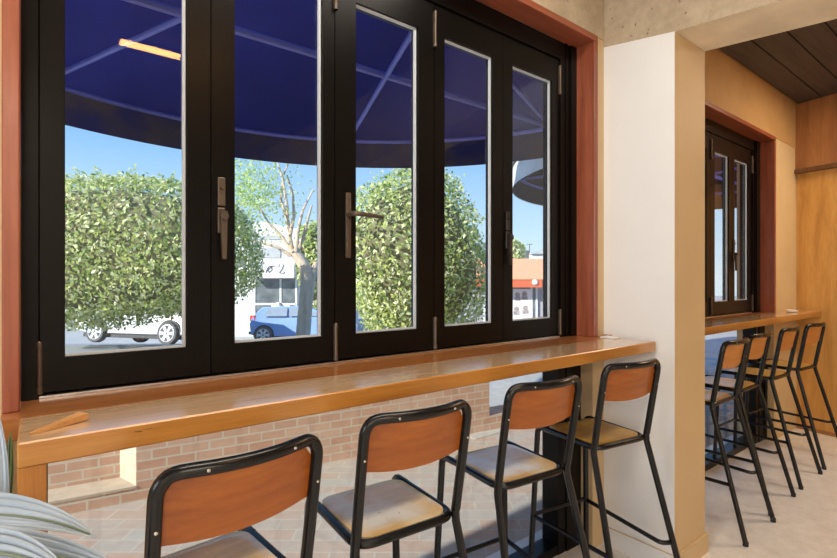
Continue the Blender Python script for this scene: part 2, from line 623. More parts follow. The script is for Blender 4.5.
# ------------------------------------------------------------------ folding windows
def window(n, x0, x1, zb, zh, edges, panes, gz0, gz1, right_step):
    w = struct(empty('window_%d' % n, ((x0 + x1) / 2, 1.5, zb)))
    ox, oz = (x0 + x1) / 2, zb
    def P(mb, name, mats, parent=w, smooth=False):
        o = mb.build(name, mats, None, smooth)
        o.data.transform(Matrix.Translation((-ox, -1.5, -oz)))
        o.parent = parent
        return o
    m = MB()
    m.box(x0, edges[0] - .002, 1.485, 1.57, zb, zh)
    m.box(edges[-1] + .002, edges[-1] + right_step, 1.485, 1.57, zb, zh)
    m.box(edges[-1] + right_step, x1, 1.475, 1.57, zb, zh)
    m.box(edges[-1] + right_step * .5, edges[-1] + right_step * .62, 1.478, 1.487, zb, zh)
    m.box(edges[0] - .002, edges[-1] + .002, 1.485, 1.57, zh - .085, zh)
    m.box(edges[0] - .002, edges[-1] + .002, 1.545, 1.57, zb, zb + .03)
    m.box(x0, edges[0] + .03, 1.545, 1.57, zb, zh)
    m.box(edges[-1] - .03, x1, 1.545, 1.57, zb, zh)
    for e in edges[1:-1]:
        m.box(e - .012, e + .012, 1.5405, 1.55, zb + .02, zh - .09)
    P(m, 'window_frame', M['frame'])
    m = MB(); m.box(edges[0], edges[-1], 1.49, 1.544, zb + .0005, zb + .006)
    P(m, 'bottom_track', M['alu'])
    out = []
    for i, (g0, g1) in enumerate(panes):
        a, b = edges[i] + .0015, edges[i + 1] - .0015
        z0, z1 = zb + .013, zh - .088
        y0, y1 = 1.495, 1.54
        m = MB()
        m.box(a, g0, y0, y1, z0, z1)
        m.box(g1, b, y0, y1, z0, z1)
        m.box(g0, g1, y0, y1, z0, gz0)
        m.box(g0, g1, y0, y1, gz1, z1)
        # glazing bead set back round the glass
        bt = .010
        m.box(g0, g0 + .002, 1.503, 1.515, gz0, gz1)
        m.box(g1 - .002, g1, 1.503, 1.515, gz0, gz1)
        s = P(m, 'sash', M['frame'])
        m = MB(); m.box(g0, g1, 1.519, 1.521, gz0, gz1)
        P(m, 'glass_pane', M['glass'], s)
        m = MB()
        m.box(g1 - bt, g1 - .0022, 1.506, 1.516, gz0, gz1)
        m.box(g0 + .0022, g1 - bt, 1.506, 1.516, gz1 - .007, gz1)
        m.box(g0 + .0022, g1 - bt, 1.506, 1.516, gz0, gz0 + .006)
        P(m, 'glazing_bead', M['bead'], s)
        out.append((s, P))
    return w, out

E1 = [.004, .399, .802, 1.242, 1.6415, 2.05]
G1 = [(.053, .335), (.467, .757), (.885, 1.163), (1.297, 1.578), (1.706, 1.995)]
w1, s1 = window(1, -.03, 2.17, 1.0502, 2.515, E1, G1, 1.146, 2.312, .075)
E2 = [2.98, 3.41, 3.83, 4.225, 4.625]
G2 = [(3.04, 3.34), (3.475, 3.765), (3.905, 4.165), (4.275, 4.56)]
w2, s2 = window(2, 2.90, 4.765, 1.0602, 2.475, E2, G2, 1.168, 2.27, .06)


def hinge(sp, x, z0, z1):
    s, P = sp
    m = MB()
    m.lathe([(.0055, z0), (.0055, z1)], Matrix.Translation((x, 1.487, 0)), 12)
    m.lathe([(.0072, z0), (.0072, z0 + .016)], Matrix.Translation((x, 1.487, 0)), 12)
    m.lathe([(.0066, z1 - .01), (.0066, z1), (.003, z1 + .004)], Matrix.Translation((x, 1.487, 0)), 12)
    m.box(x - .006, x + .006, 1.489, 1.4948, z0, z1)
    P(m, 'hinge', M['bronze'], s, True)


for sp, x in ((s1[0], .004), (s1[2], .802), (s1[3], 1.242), (s1[4], 2.05)):
    hinge(sp, x, 1.062, 1.185)
    hinge(sp, x, 2.255, 2.395)
for sp, x in ((s2[2], 3.83), (s2[3], 4.625)):
    hinge(sp, x, 1.075, 1.2)
    hinge(sp, x, 2.2, 2.34)


def lever_down(sp, x, zt, mat):
    s, P = sp
    m = MB()
    m.box(x - .011, x + .011, 1.486, 1.495, zt - .085, zt, 0, .003)
    m.box(x - .011, x + .011, 1.487, 1.495, zt - .165, zt - .089, 0, .003)
    m.lathe([(.006, 0), (.006, .006)], Matrix.Translation((x, 1.486, zt - .03)) @ Matrix.Rotation(PI / 2, 4, 'X'), 12)
    m.lathe([(.012, 0), (.012, .02)], Matrix.Translation((x + .003, 1.487, zt - .115)) @ Matrix.Rotation(PI / 2, 4, 'X'), 12)
    m.prism([(x - .008, 1.472, zt - .1), (x + .013, 1.472, zt - .1), (x + .010, 1.472, zt - .24), (x - .002, 1.472, zt - .24)], (0, .012, 0))
    P(m, 'handle', mat, s)


def lever_side(sp, x, zt, mat):
    s, P = sp
    m = MB()
    m.box(x - .010, x + .010, 1.486, 1.495, zt - .225, zt, 0, .002)
    z = zt - .076
    m.lathe([(.011, 0), (.009, .04)], Matrix.Translation((x, 1.488, z)) @ Matrix.Rotation(PI / 2, 4, 'X'), 12)
    m.tube(smooth_path([(x, 1.45, z), (x + .02, 1.443, z), (x + .118, 1.447, z - .004)], .012), [.008] * 7 + [.006], 10)
    for dz in (.02, .135, .16, .205):
        m.lathe([(.003, 0), (.003, .002)], Matrix.Translation((x, 1.4862, zt - dz)) @ Matrix.Rotation(PI / 2, 4, 'X'), 8)
    P(m, 'handle', mat, s, True)


lever_down(s1[1], .427, 1.637, M['bronze'])
lever_side(s1[2], .851, 1.637, M['bronze'])
lever_down(s1[4], 1.668, 1.64, M['darkbronze'])
lever_down(s2[3], 4.252, 1.64, M['bronze'])


# fixed glazing below the bars
def low_window(n, x0, x1, ps):
    w = struct(empty('window_%d' % n, ((x0 + x1) / 2, 1.5, 0)))
    ox = (x0 + x1) / 2
    def P(mb, name, mats, parent=w):
        o = mb.build(name, mats)
        o.data.transform(Matrix.Translation((-ox, -1.5, 0)))
        o.parent = parent
        return o
    m = MB()
    m.box(x0, x0 + .05, 1.45, 1.55, .0005, 1.0)
    m.box(ps, ps + .055, 1.455, 1.55, .0005, 1.0)
    m.box(ps + .06, x1, 1.45, 1.55, .0005, 1.0)
    m.box(ps + .055, ps + .06, 1.47, 1.54, .0005, 1.0)
    m.box(x0 + .05, ps, 1.46, 1.55, .0005, .045)
    m.box(x0 + .05, ps, 1.46, 1.55, .95, 1.0)
    f = P(m, 'window_frame', M['frame'])
    m = MB(); m.box(x0 + .05, ps, 1.5, 1.506, .045, .95)
    P(m, 'glass_pane', M['glass'])
low_window(3, -.03, 2.168, 1.99)
low_window(4, 2.87, 4.79, 4.60)

# ------------------------------------------------------------------ bars
def bar(label, quad, legx, z1, sill, mats):
    t = thing('bar_counter', label, 'bar counter', (quad[0][0], quad[0][1], 0))
    o = Vector((quad[0][0], quad[0][1], 0))
    def P(mb, name, mat):
        ob = mb.build(name, mat, None)
        # keep object coordinates equal to world coordinates for the grain
        ob.parent = t
        ob.matrix_parent_inverse = Matrix.Translation(-o)
        return ob
    m = MB()
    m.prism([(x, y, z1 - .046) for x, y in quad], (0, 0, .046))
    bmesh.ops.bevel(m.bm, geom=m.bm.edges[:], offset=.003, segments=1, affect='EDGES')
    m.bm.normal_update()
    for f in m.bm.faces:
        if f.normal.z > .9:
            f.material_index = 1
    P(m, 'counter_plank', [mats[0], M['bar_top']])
    m = MB()
    for q in sill:
        m.box(*q, z1 - .046, z1)
    P(m, 'sill_board', mats[1])
    if legx:
        m = MB()
        m.box(legx[0], legx[1], quad[0][1] + .003, quad[0][1] + .05, .0005, z1 - .0465, 0, .002)
        P(m, 'leg', M['bar_leg'])
    return t
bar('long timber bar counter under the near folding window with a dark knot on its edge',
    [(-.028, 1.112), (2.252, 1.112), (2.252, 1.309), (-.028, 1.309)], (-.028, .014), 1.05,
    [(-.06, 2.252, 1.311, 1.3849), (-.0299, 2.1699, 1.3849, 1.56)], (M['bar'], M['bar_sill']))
bar('timber bar counter in the far alcove running to the plywood end wall',
    [(2.605, 1.20), (5.335, 1.20), (5.372, 1.383), (2.605, 1.383)], None, 1.06,
    [(2.901, 4.764, 1.3835, 1.56)], (M['bar'], M['bar_sill']))

# ------------------------------------------------------------------ bar stools
def rounded(x0, x1, y0, y1, r, n=6):
    p = []
    for cx, cy, a in ((x1 - r, y1 - r, 0), (x0 + r, y1 - r, 90), (x0 + r, y0 + r, 180), (x1 - r, y0 + r, 270)):
        for k in range(n + 1):
            t = R(a + 90 * k / n)
            p.append((cx + r * math.cos(t), cy + r * math.sin(t)))
    return p


def make_stool(label, seat_mat, back_mat, seat_label=None):
    t = thing('bar_stool', label, 'stool', group='school style bar stools')
    TR = .0125
    ZS = .67
    hx = .152
    # seat plywood, gently dished
    m = MB()
    out = rounded(-.141, .141, -.163, .122, .045)
    rows = []
    for zz, k in ((.677, .97), (.675, 1.0), (.669, 1.0), (.667, .99)):
        rows.append([(x * k, y * k, zz + .004 * (abs(x) / .14) ** 2) for x, y in out])
    g = m.grid(rows, 0, True)
    # dished top
    ring = g[0]
    prev = ring
    for k in (.8, .55, .3):
        cur = [m.bm.verts.new((x * k, y * k, .677 + .004 * (abs(x) * k / .14) ** 2 - .004 * (1 - k))) for x, y in out]
        for j in range(len(out)):
            jj = (j + 1) % len(out)
            m.bm.faces.new((prev[j], prev[jj], cur[jj], cur[j]))
        prev = cur
    m.bm.faces.new(prev)
    m.bm.faces.new(g[-1][::-1])
    s = m.build('seat', seat_mat, t, True)
    # seat frame: rails and rear curve
    m = MB()
    pth = smooth_path([(-hx, .09, ZS), (-hx, -.172, ZS - .004), (hx, -.172, ZS - .004), (hx, .09, ZS)], .055, 7)
    m.tube(pth, TR * .92)
    m.build('seat_frame', M['tube'], t, True)
    # front legs with bend
    for sx in (-1, 1):
        m = MB()
        pth = smooth_path([(sx * hx, .089, ZS), (sx * hx, .158, ZS), (sx * .180, .178, .012)], .06, 7)
        m.tube(pth, TR)
        l = m.build('leg', M['tube'], t, True)
        m = MB(); m.lathe([(.0132, .0004), (.0132, .02), (.0125, .022)], Matrix.Translation((sx * .180, .178, 0)), 12)
        m.build('foot_cap', M['rubber'], l, True)
    # rear legs
    for sx in (-1, 1):
        m = MB()
        m.tube([(sx * .2, -.338, .012), (sx * (hx + .008), -.168, ZS - .02), (sx * (hx + .006), -.168, ZS + .012)], TR)
        l = m.build('leg', M['tube'], t, True)
        m = MB(); m.lathe([(.0132, .0004), (.0132, .02), (.0125, .022)], Matrix.Translation((sx * .2, -.338, 0)), 12)
        m.build('foot_cap', M['rubber'], l, True)
    # back hoop: posts and bowed top rail
    def bow(x):
        return -.034 * (1 - min(1, abs(x) / .14) ** 2)
    zt = 1.0
    def by(z):
        return -.168 - .052 * (z - ZS) / .3
    raw = [(-hx - .006, by(ZS + .013), ZS + .013), (-hx - .008, by(.86), .86), (-hx - .008, by(zt), zt)]
    left = smooth_path([raw[0], raw[1], raw[2], (-.06, by(zt), zt)], [.05, .075], 8)[:-1]
    mid = [(x, by(zt) + bow(x), zt) for x in [-.07 + .02 * i for i in range(8)]]
    left = [Vector((p.x, p.y + (bow(p.x) if p.z > .93 else 0) * max(0, (p.z - .93) / (zt - .93)), p.z)) for p in left]
    right = [Vector((-p.x, p.y, p.z)) for p in reversed(left)]
    m = MB(); m.tube(left + [Vector(p) for p in mid] + right, .0135, 12)
    m.build('back_frame', M['tube'], t, True)
    # curved plywood back rest in front of the hoop
    m = MB()
    rows_f, n = [], 14
    top, bot = .996, .864
    for face, dy in ((0, .0045), (1, .0125)):
        rows = []
        for i in range(6):
            fr = i / 5
            row = []
            for j in range(n + 1):
                x = -.156 + .312 * j / n
                u = abs(x) / .156
                z = top - (top - bot) * fr
                if fr < .5:
                    z -= .05 * max(0, (u - .6) / .4) ** 2.2 * (1 - fr * 2) ** .8
                if fr > .5:
                    z -= .014 * (1 - u * u) * (fr - .5) * 2
                yy = by(z) + bow(x) * (.55 + .45 * (z - .86) / .13)
                row.append((x, yy + dy, z))
            rows.append(row)
        rows_f.append(m.grid(rows))
    a, b = rows_f
    for i in range(5):
        for j in (0, n):
            m.bm.faces.new((a[i][j], a[i + 1][j], b[i + 1][j], b[i][j]))
    for j in range(n):
        for i in (0, 5):
            m.bm.faces.new((a[i][j], a[i][j + 1], b[i][j + 1], b[i][j]))
    br = m.build('backrest', back_mat, t, True)
    for x, z in ((-.085, 1.0), (.085, 1.0), (-.160, .90), (.160, .90)):
        y = by(z) + (bow(x) if abs(x) < .1 else 0) - .0125
        m = MB()
        m.lathe([(.0036, 0), (.0034, .002), (.0015, .003)], Matrix.Translation((x, y, z)) @ Matrix.Rotation(PI / 2, 4, 'X'), 10)
        m.build('bolt', M['bolt'], br, True)
    # footrest: front bar and two side rails turned out to the rear legs
    m = MB()
    zf = .262
    m.tube([(-.169, .171, zf + .005), (.169, .171, zf + .005)], .0095)
    for sx in (-1, 1):
        xr, yr = sx * .186, -.268
        pth = smooth_path([(sx * .169, .168, zf), (sx * .135, -.255, zf - .004), (xr, yr, zf - .006)], .05, 6)
        m.tube(pth, .0095)
    m.build('footrest', M['tube'], t, True)
    return t


st = make_stool('', M['seat_grey'], M['backply'])
st_o = make_stool('', M['seat_ochre'], M['backply'])
st_h = make_stool('', M['seat_honey'], M['backply_far'])
def put(o, x, y, deg, label):
    o.location = (x, y, 0)
    o.rotation_euler.z = R(deg)
    o['label'] = label
put(st, .302, 1.18, 5, 'nearest bar stool, cropped by the bottom edge of the photo')
put(copy_tree(st), .797, 1.219, -4, 'second nearest bar stool, pale worn seat, at the middle of the long counter')
put(copy_tree(st), 1.343, 1.233, -6.5, 'third bar stool along the long counter with a pale worn seat')
put(st_o, 1.92, 1.243, -9, 'bar stool with an ochre seat beside the white pillar face')
far = [(3.0, 1.268, 0, 'far alcove bar stool right behind the pillar, nearest of that row'),
       (3.47, 1.30, 0, 'second bar stool in the far alcove row counted from the pillar'),
       (4.04, 1.30, -1, 'third bar stool in the far alcove row, in front of the black post'),
       (4.59, 1.285, -5, 'last bar stool in the far alcove beside the plywood end wall')]
for i, (x, y, a, lb) in enumerate(far):
    put(st_h if i == 0 else copy_tree(st_h), x, y, a, lb)

# ------------------------------------------------------------------ small things on the bars
m = MB()
# spatula: flat tapered blade rising slightly to a blunt thicker end
pa, pb = Vector((-.010, 1.160, 1.0506)), Vector((.076, 1.214, 1.0506))
d = (pb - pa); ln = d.length; d.normalize(); nrm = Vector((-d.y, d.x, 0))
rows = []
for s, w, z0, z1 in ((0, .003, 0, .003), (.2, .009, 0, .005), (.45, .009, .001, .008), (.8, .012, .003, .013), (1, .013, .004, .015)):
    c = pa + d * ln * s
    rows.append([c + nrm * w + Vector((0, 0, z0)), c + nrm * w + Vector((0, 0, z1)), c - nrm * w + Vector((0, 0, z1)), c - nrm * w + Vector((0, 0, max(0, z0 - .002)))])
g = m.grid(rows, 0, True)
m.bm.faces.new(g[0]); m.bm.faces.new(g[-1])
o = m.build('wooden_spatula', M['spat'])
tag(o, 'small wooden spatula lying on the left end of the long bar counter', 'spatula')
m = MB(); m.box(2.172, 2.236, 1.27, 1.345, 1.0503, 1.0575, 0, .002)
tag(m.build('coaster', M['card']), 'white square coaster on the bar counter against the pillar', 'coaster')
m = MB(); m.box(2.232, 2.264, 1.335, 1.372, 1.0503, 1.060, 0, .002)
tag(m.build('wood_offcut', M['bar_sill']), 'small dark wooden block in the bar corner behind the coaster', 'block')
m = MB()
m.lathe([(.028, 1.0604), (.036, 1.064), (.045, 1.080), (.042, 1.081), (.032, 1.068), (.005, 1.066)], Matrix.Translation((4.93, 1.30, 0)), 24)
tag(m.build('ceramic_dish', M['dish'], None, True), 'small white ceramic dish at the far end of the alcove counter', 'dish')

# ------------------------------------------------------------------ plant at lower left
def blade(pts, wid, normal, ridges=6, amp=.003, seg=14, fold=.25, tipw=None):
    """long pleated leaf blade: centreline pts (Bezier), half width, up normal"""
    m = MB()
    p = [Vector(q) for q in pts]
    rows = []
    nn = 26
    for i in range(nn + 1):
        t = i / nn
        c = p[0] * (1 - t) ** 3 + p[1] * 3 * t * (1 - t) ** 2 + p[2] * 3 * t * t * (1 - t) + p[3] * t ** 3
        tg = (p[1] - p[0]) * 3 * (1 - t) ** 2 + (p[2] - p[1]) * 6 * t * (1 - t) + (p[3] - p[2]) * 3 * t * t
        tg.normalize()
        side = tg.cross(normal).normalized()
        up = side.cross(tg).normalized()
        w = wid * 1.15 * min(1, (.08 + t * 3.2)) ** .6 * (1 - t ** 2.2) ** .9
        w = max(w, .0006)
        row = []
        for j in range(-seg, seg + 1):
            u = j / seg
            h = fold * abs(u) * w + amp * math.cos(u * ridges * PI) * min(1, w / wid * 1.2)
            row.append(c + side * (u * w) + up * h)
        rows.append(row)
    m.grid(rows)
    return m, p


def add_leaf(par, pts, wid, normal, mat=None):
    m, p = blade(pts, wid, Vector(normal))
    lf = m.build('leaf', mat or M['palm'], par, True)
    for pl in lf.data.polygons:
        pl.use_smooth = True
    sol = lf.modifiers.new('solid', 'SOLIDIFY'); sol.thickness = .0012
    lf.matrix_parent_inverse = Matrix.Translation(-Vector(par.location))
    m = MB()
    q = []
    for i in range(13):
        t = i / 12 * .97
        c = p[0] * (1 - t) ** 3 + p[1] * 3 * t * (1 - t) ** 2 + p[2] * 3 * t * t * (1 - t) + p[3] * t ** 3
        q.append(c + Vector(normal).normalized() * .003)
    m.tube(q, [.0035 * (1 - i / 14) + .0008 for i in range(13)], 8)
    m.build('midrib', M['palmrib'], lf, True)
    return lf


base = Vector((-.36, .82, 0))
pl = thing('potted_plant', 'potted plant with broad blue-green pleated leaves at the left end of the bar', 'plant', base)
m = MB()
m.lathe([(.14, .001), (.15, .01), (.18, .38), (.19, .40), (.175, .40), (.165, .36), (.02, .355)], None, 32)
m.build('pot', M['pot'], pl, True)
m = MB(); m.lathe([(.164, .357), (.15, .365), (.02, .37)], None, 28)
m.build('soil', M['soil'], pl, True)
crown = base + Vector((0, 0, .66))
m = MB()
for k in range(6):
    a = k * 1.05
    m.tube([(.05 * math.cos(a), .05 * math.sin(a), .36), (.03 * math.cos(a), .03 * math.sin(a), .55), (.02 * math.cos(a + .4), .02 * math.sin(a + .4), .70)], [.016, .013, .008])
m.build('stem', M['palmrib'], pl, True)
cd = Vector((-CT, -ST, 0))
def pv(px, py, d): return at(px, py, d)
# leaf reaching right, seen broadside
add_leaf(pl, [pv(-150, 540, .80), pv(-70, 512, .78), pv(25, 505, .76), pv(96, 538, .74)], .042, (.15, -.55, .8))
# lower leaf
add_leaf(pl, [pv(-140, 560, .66), pv(-40, 545, .64), pv(50, 548, .62), pv(135, 580, .60)], .035, (.1, -.35, .93))
add_leaf(pl, [pv(-120, 600, .60), pv(-60, 545, .58), pv(10, 540, .56), pv(75, 585, .54)], .034, (.1, -.5, .85))
# upright leaf against the end of the counter
add_leaf(pl, [pv(-45, 620, .86), pv(-5, 545, .86), pv(8, 470, .87), pv(-12, 385, .90)], .040, (-.6, -.75, .1))
add_leaf(pl, [pv(-60, 620, .92), pv(0, 560, .92), pv(12, 500, .92), pv(11, 432, .93)], .045, (-.8, -.4, .2), M['leaf_c'])
# a few more that fan away out of frame
for k, (dx, dy, h) in enumerate([(-.5, .1, .25), (-.35, -.35, .2), (-.1, -.45, .28), (-.45, .3, .4)]):
    e = crown + Vector((dx, dy, h * .4))
    add_leaf(pl, [crown, crown + Vector((dx * .3, dy * .3, h)), crown + Vector((dx * .7, dy * .7, h * 1.1)), e], .05, (0, 0, 1))

# ------------------------------------------------------------------ terrace
GR = -.012
m = MB(); m.box(-6, 12, 1.66, 6.0, GR - .2, GR)
struct(m.build('terrace_paving', M['paving']))
# garden wall of brick with a low seat in a recess
wall = thing('brick_wall', 'low pink brick garden wall with a recessed ledge beyond the terrace', 'wall', (.475, 3.40, GR), math.atan2(-.13, 1))
m = MB()
m.box(0, 2.72, 0, .24, .0005, .64)
m.box(2.72, 3.40, 0, .24, .0005, .13)
m.box(-3.2, 0, .20, .44, .0005, .64)
m.box(-3.2, -.0005, .0, .1995, .0005, .078)
m.build('brickwork', M['brick'], wall)
m = MB(); m.box(-3.2, -.0005, -.004, .1995, .0785, .094)
m.build('ledge', M['brick_pale'], wall)
m = MB(); m.prism([(-.0006, 0, .0945), (-.088, .1995, .0945), (-.0006, .1995, .0945)], (0, 0, .56))
m.build('end_render', M['brick_pale'], wall)
m = MB(); m.box(0, 2.73, -.01, .25, .6405, .68); m.box(-3.2, -.0007, .19, .45, .6605, .70)
m.build('coping', M['brick_pale'], wall)
# brick pier of the facade beyond the alcove window
m = MB(); m.box(0, .42, 0, .14, 0, 3.3)
o = m.build('wall_front_brick_pier', M['pier_brick'], None, False, (5.22, 1.664, GR))
struct(o)

gz = lambda d: -.15 if d <= 11 else 1.28 - .13 * d
# street: a footpath and a road falling gently away, laid square to the kerb
fw = Vector((CT, ST, 0)); rt = Vector((ST, -CT, 0))
def strip(name, d0, d1, z0, z1, mat, side=60, th=.3):
    m = MB()
    a = fw * d0; b = fw * d1
    pts = [a - rt * side + Vector((0, 0, z0)), a + rt * side + Vector((0, 0, z0)), b + rt * side + Vector((0, 0, z1)), b - rt * side + Vector((0, 0, z1))]
    m.prism(pts, (0, 0, -th))
    return struct(m.build(name, mat))
m = MB(); m.box(-8, 14, 6.0, 6.2, GR - .8, GR - .05)
struct(m.build('kerb', M['kerb']))
m = MB(); m.box(2.9, 30, 2.95, 6.0, GR - .14, GR + .004)
m.box(-6, 30, 3.9, 6.0, GR - .14, GR + .003)
struct(m.build('footpath', M['path']))
strip('road', 4.4, 11, -.15, -.15, M['road'])
strip('road', 11.0005, 24, -.15, gz(24), M['road'])
strip('verge', 24.0005, 90, gz(24), gz(24), M['path'])

# ------------------------------------------------------------------ awnings
def awning(label, cx, cy, r, outer=None):
    t = thing('awning', label, 'awning', (cx, YO, 2.35))
    def P(mb, name, mat, smooth=True):
        o = mb.build(name, mat, None, smooth)
        o.data.transform(Matrix.Translation((-cx, -YO, -2.35)))
        o.parent = t
        return o
    zr, H = 2.58, 1.25
    dy = cy - YO
    def dome(rr, zoff, mi=0, mb=None):
        rows = []
        for i in range(13):
            e = R(90 * i / 12)
            k, z = math.cos(e), zr + zoff + H * math.sin(e) * rr / r
            row = []
            for j in range(41):
                a = PI * j / 40
                x = cx + rr * k * math.cos(a)
                y = YO + .01 + dy * k + rr * k * math.sin(a)
                row.append((x, y, z))
            row = [(cx + rr * k, YO + .01, z)] + row + [(cx - rr * k, YO + .01, z)]
            rows.append(row)
        mb.grid(rows[:-1], mi)
    m = MB(); dome(r, 0, 0, m)
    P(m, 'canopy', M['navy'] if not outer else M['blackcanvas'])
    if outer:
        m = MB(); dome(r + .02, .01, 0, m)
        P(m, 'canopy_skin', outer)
    def ring(rr, z, n=60):
        p = [(cx + rr, YO + .02, z)]
        p += [(cx + rr * math.cos(PI * j / n), cy + rr * math.sin(PI * j / n), z) for j in range(n + 1)]
        p += [(cx - rr, YO + .02, z)]
        return p
    m = MB()
    m.grid([ring(r + .005, 2.58), ring(r + .012, 2.5), ring(r + .004, 2.42), ring(r + .012, 2.35)])
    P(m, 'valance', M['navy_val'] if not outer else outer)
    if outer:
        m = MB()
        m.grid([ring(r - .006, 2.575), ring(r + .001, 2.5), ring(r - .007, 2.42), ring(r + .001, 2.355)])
        P(m, 'valance_shade', M['blackcanvas'])  # extra inner layer carrying the shade in its black colour
    m = MB(); m.tube(ring(r - .02, 2.58), .018, 8)
    P(m, 'ring_rail', M['awnbar'])
    h = math.sqrt(max(.1, (r - .03) ** 2 - (2.5 - cy) ** 2))
    m = MB(); m.tube([(cx - h, 2.5, 2.585), (cx + h, 2.5, 2.585)], .021, 8)
    P(m, 'cross_rail', M['awnbar'])
    for (a, b) in ((.26, 62), (.3, 17), (-.26, 118), (-.3, 163)):
        m = MB()
        e = (cx + (r - .03) * math.cos(R(b)), cy + (r - .03) * math.sin(R(b)), 2.575)
        m.tube([(cx + a, YO + .02, 2.575), e], .016, 8)
        P(m, 'brace', M['awnbar'])
    return t
awning('large navy dome awning outside the near folding window', 1.12, 1.82, 2.35)
awning('neighbouring awning beyond, sun glare painted pale outside, shade painted black inside, over the far window', 5.78, 2.08, 2.24, M['greycanvas'])

# ------------------------------------------------------------------ trees
def leaf_quad(bm, c, nrm, L_, W_, mi):
    nrm.normalize()
    a = nrm.orthogonal().normalized()
    ang = random.random() * 2 * PI
    b = nrm.cross(a)
    d1 = a * math.cos(ang) + b * math.sin(ang)
    # let tips droop
    d1 = (d1 + Vector((0, 0, -.55))).normalized()
    d2 = nrm.cross(d1).normalized()
    v = [bm.verts.new(c - d1 * L_ * .5), bm.verts.new(c + d2 * W_ * .5), bm.verts.new(c + d1 * L_ * .5), bm.verts.new(c - d2 * W_ * .5)]
    f = bm.faces.new(v)
    f.material_index = mi


def crown_mesh(ax, n, size, expo=2.6, lump=.10, wts=(.5, .32, .18), seed=1, cut=None):
    random.seed(seed)
    m = MB()
    lumps = [(Vector((random.gauss(0, 1), random.gauss(0, 1), random.gauss(0, 1))).normalized(), random.uniform(-1, 1)) for _ in range(36)]
    def rad(d):
        e = (abs(d.x) ** expo + abs(d.y) ** expo + abs(d.z) ** expo) ** (-1 / expo)
        s = sum(w * max(0, d.dot(q) - .75) * 4 for q, w in lumps)
        return e * (1 + lump * s)
    for _ in range(n):
        d = Vector((random.gauss(0, 1), random.gauss(0, 1), random.gauss(0, 1))).normalized()
        k = rad(d) * random.choice((random.uniform(.86, 1.0), random.uniform(.93, 1.04)))
        c = Vector((d.x * ax[0] * k, d.y * ax[1] * k, d.z * ax[2] * k))
        if cut and cut(c):
            continue
        nr = (d + Vector((random.gauss(0, .7), random.gauss(0, .7), random.gauss(.25, .6))))
        s = size * random.uniform(.7, 1.25)
        mi = random.choices((0, 1, 2), wts)[0]
        leaf_quad(m.bm, c, nr, s, s * .5, mi)
    for _ in range(26):
        d = Vector((random.gauss(0, .8), random.gauss(0, .5), 1)).normalized()
        k0 = rad(d)
        for q in range(9):
            k = k0 * (1 + q * .014)
            c = Vector((d.x * ax[0] * k + random.gauss(0, .04), d.y * ax[1] * k, d.z * ax[2] * k + random.gauss(0, .03)))
            leaf_quad(m.bm, c, Vector((random.gauss(0, 1), random.gauss(0, 1), random.gauss(0, 1))), size * .9, size * .45, random.choice((0, 1)))
    return m, rad


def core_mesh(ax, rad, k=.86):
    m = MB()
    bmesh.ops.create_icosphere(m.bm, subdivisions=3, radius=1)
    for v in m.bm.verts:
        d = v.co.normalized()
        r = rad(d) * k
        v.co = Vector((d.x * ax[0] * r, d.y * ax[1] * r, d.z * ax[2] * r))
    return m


def bushy_tree(label, c, ax, n, size, seed, trunk_to, expo=2.6, lump=.1, wts=(.5, .32, .18), core=.82, cut=None, rz=None, trunk_x=0, gaps=0):
    rz = (TH - PI / 2) if rz is None else rz
    t = thing('street_tree', label, 'tree', (c.x, c.y, trunk_to), rz, 'bushy street trees')
    h = c.z - trunk_to
    m, rad = crown_mesh(ax, n, size, expo, lump, wts, seed, cut)
    o = m.build('foliage', [M['leaf_a'], M['leaf_b'], M['leaf_c']], t)
    o.location = (0, 0, h)
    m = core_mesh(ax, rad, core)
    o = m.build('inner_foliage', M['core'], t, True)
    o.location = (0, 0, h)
    m = MB()
    m.tube([(trunk_x, 0, 0), (trunk_x * .98 + .02, .01, h * .4), (trunk_x * .8 - .03, .02, h * .8)], [.12, .09, .06], 10)
    for k in range(4):
        a = k * 1.6 + .3
        m.tube([(trunk_x * .96, 0, h * .45), (math.cos(a) * ax[0] * .3, math.sin(a) * ax[1] * .3, h * .8), (math.cos(a) * ax[0] * .55, math.sin(a) * ax[1] * .55, h * 1.15)], [.05, .035, .015], 8)
    m.build('trunk', M['bark'], t, True)
    return t

c = at(124, 251, 10.5)
bushy_tree('broad clipped leafy street tree in front of the white car', c, (2.68, 1.5, 1.54), 24000, .098, 3, gz(10.5), 3.0, .12, trunk_x=1.75, gaps=.03)
c = at(412, 262, 9.6)
bushy_tree('leafy street tree seen behind the middle window sashes, right of the bare trunk', c, (1.38, 1.2, 1.62), 15000, .09, 5, gz(9.6), 2.4, .16, (.45, .33, .22))
# pollarded tree with bare spreading limbs
pd = 14.0
pb_ = at(303, 342, pd)
t = thing('pollarded_tree', 'pollarded tree with a thick bare trunk and sparse new twigs', 'tree', (pb_.x, pb_.y, gz(pd)))
def lp(px, py, dd=0):
    return at(px, py, pd + dd) - Vector((pb_.x, pb_.y, gz(pd)))
m = MB()
m.tube([lp(303, 372), lp(303, 335), lp(306, 300), lp(308, 283), lp(306, 268), lp(299, 258), lp(293, 250)], [.24, .21, .20, .22, .18, .155, .13], 14)
m.tube([lp(309, 280), lp(315, 270), lp(316, 262)], [.16, .13, .06], 10)
m.build('trunk', M['bark'], t, True)
brs = [[(292, 252), (283, 238), (268, 222), (258, 205)], [(293, 252), (288, 228), (287, 205), (283, 180), (277, 160), (262, 155)], [(296, 252), (298, 230), (303, 210), (313, 190)],
       [(292, 254), (288, 222), (281, 200), (283, 176), (290, 160)], [(297, 254), (304, 235), (309, 215), (312, 205)], [(291, 256), (278, 247), (262, 243), (250, 240)], [(290, 236), (294, 215), (293, 195), (287, 175)]]
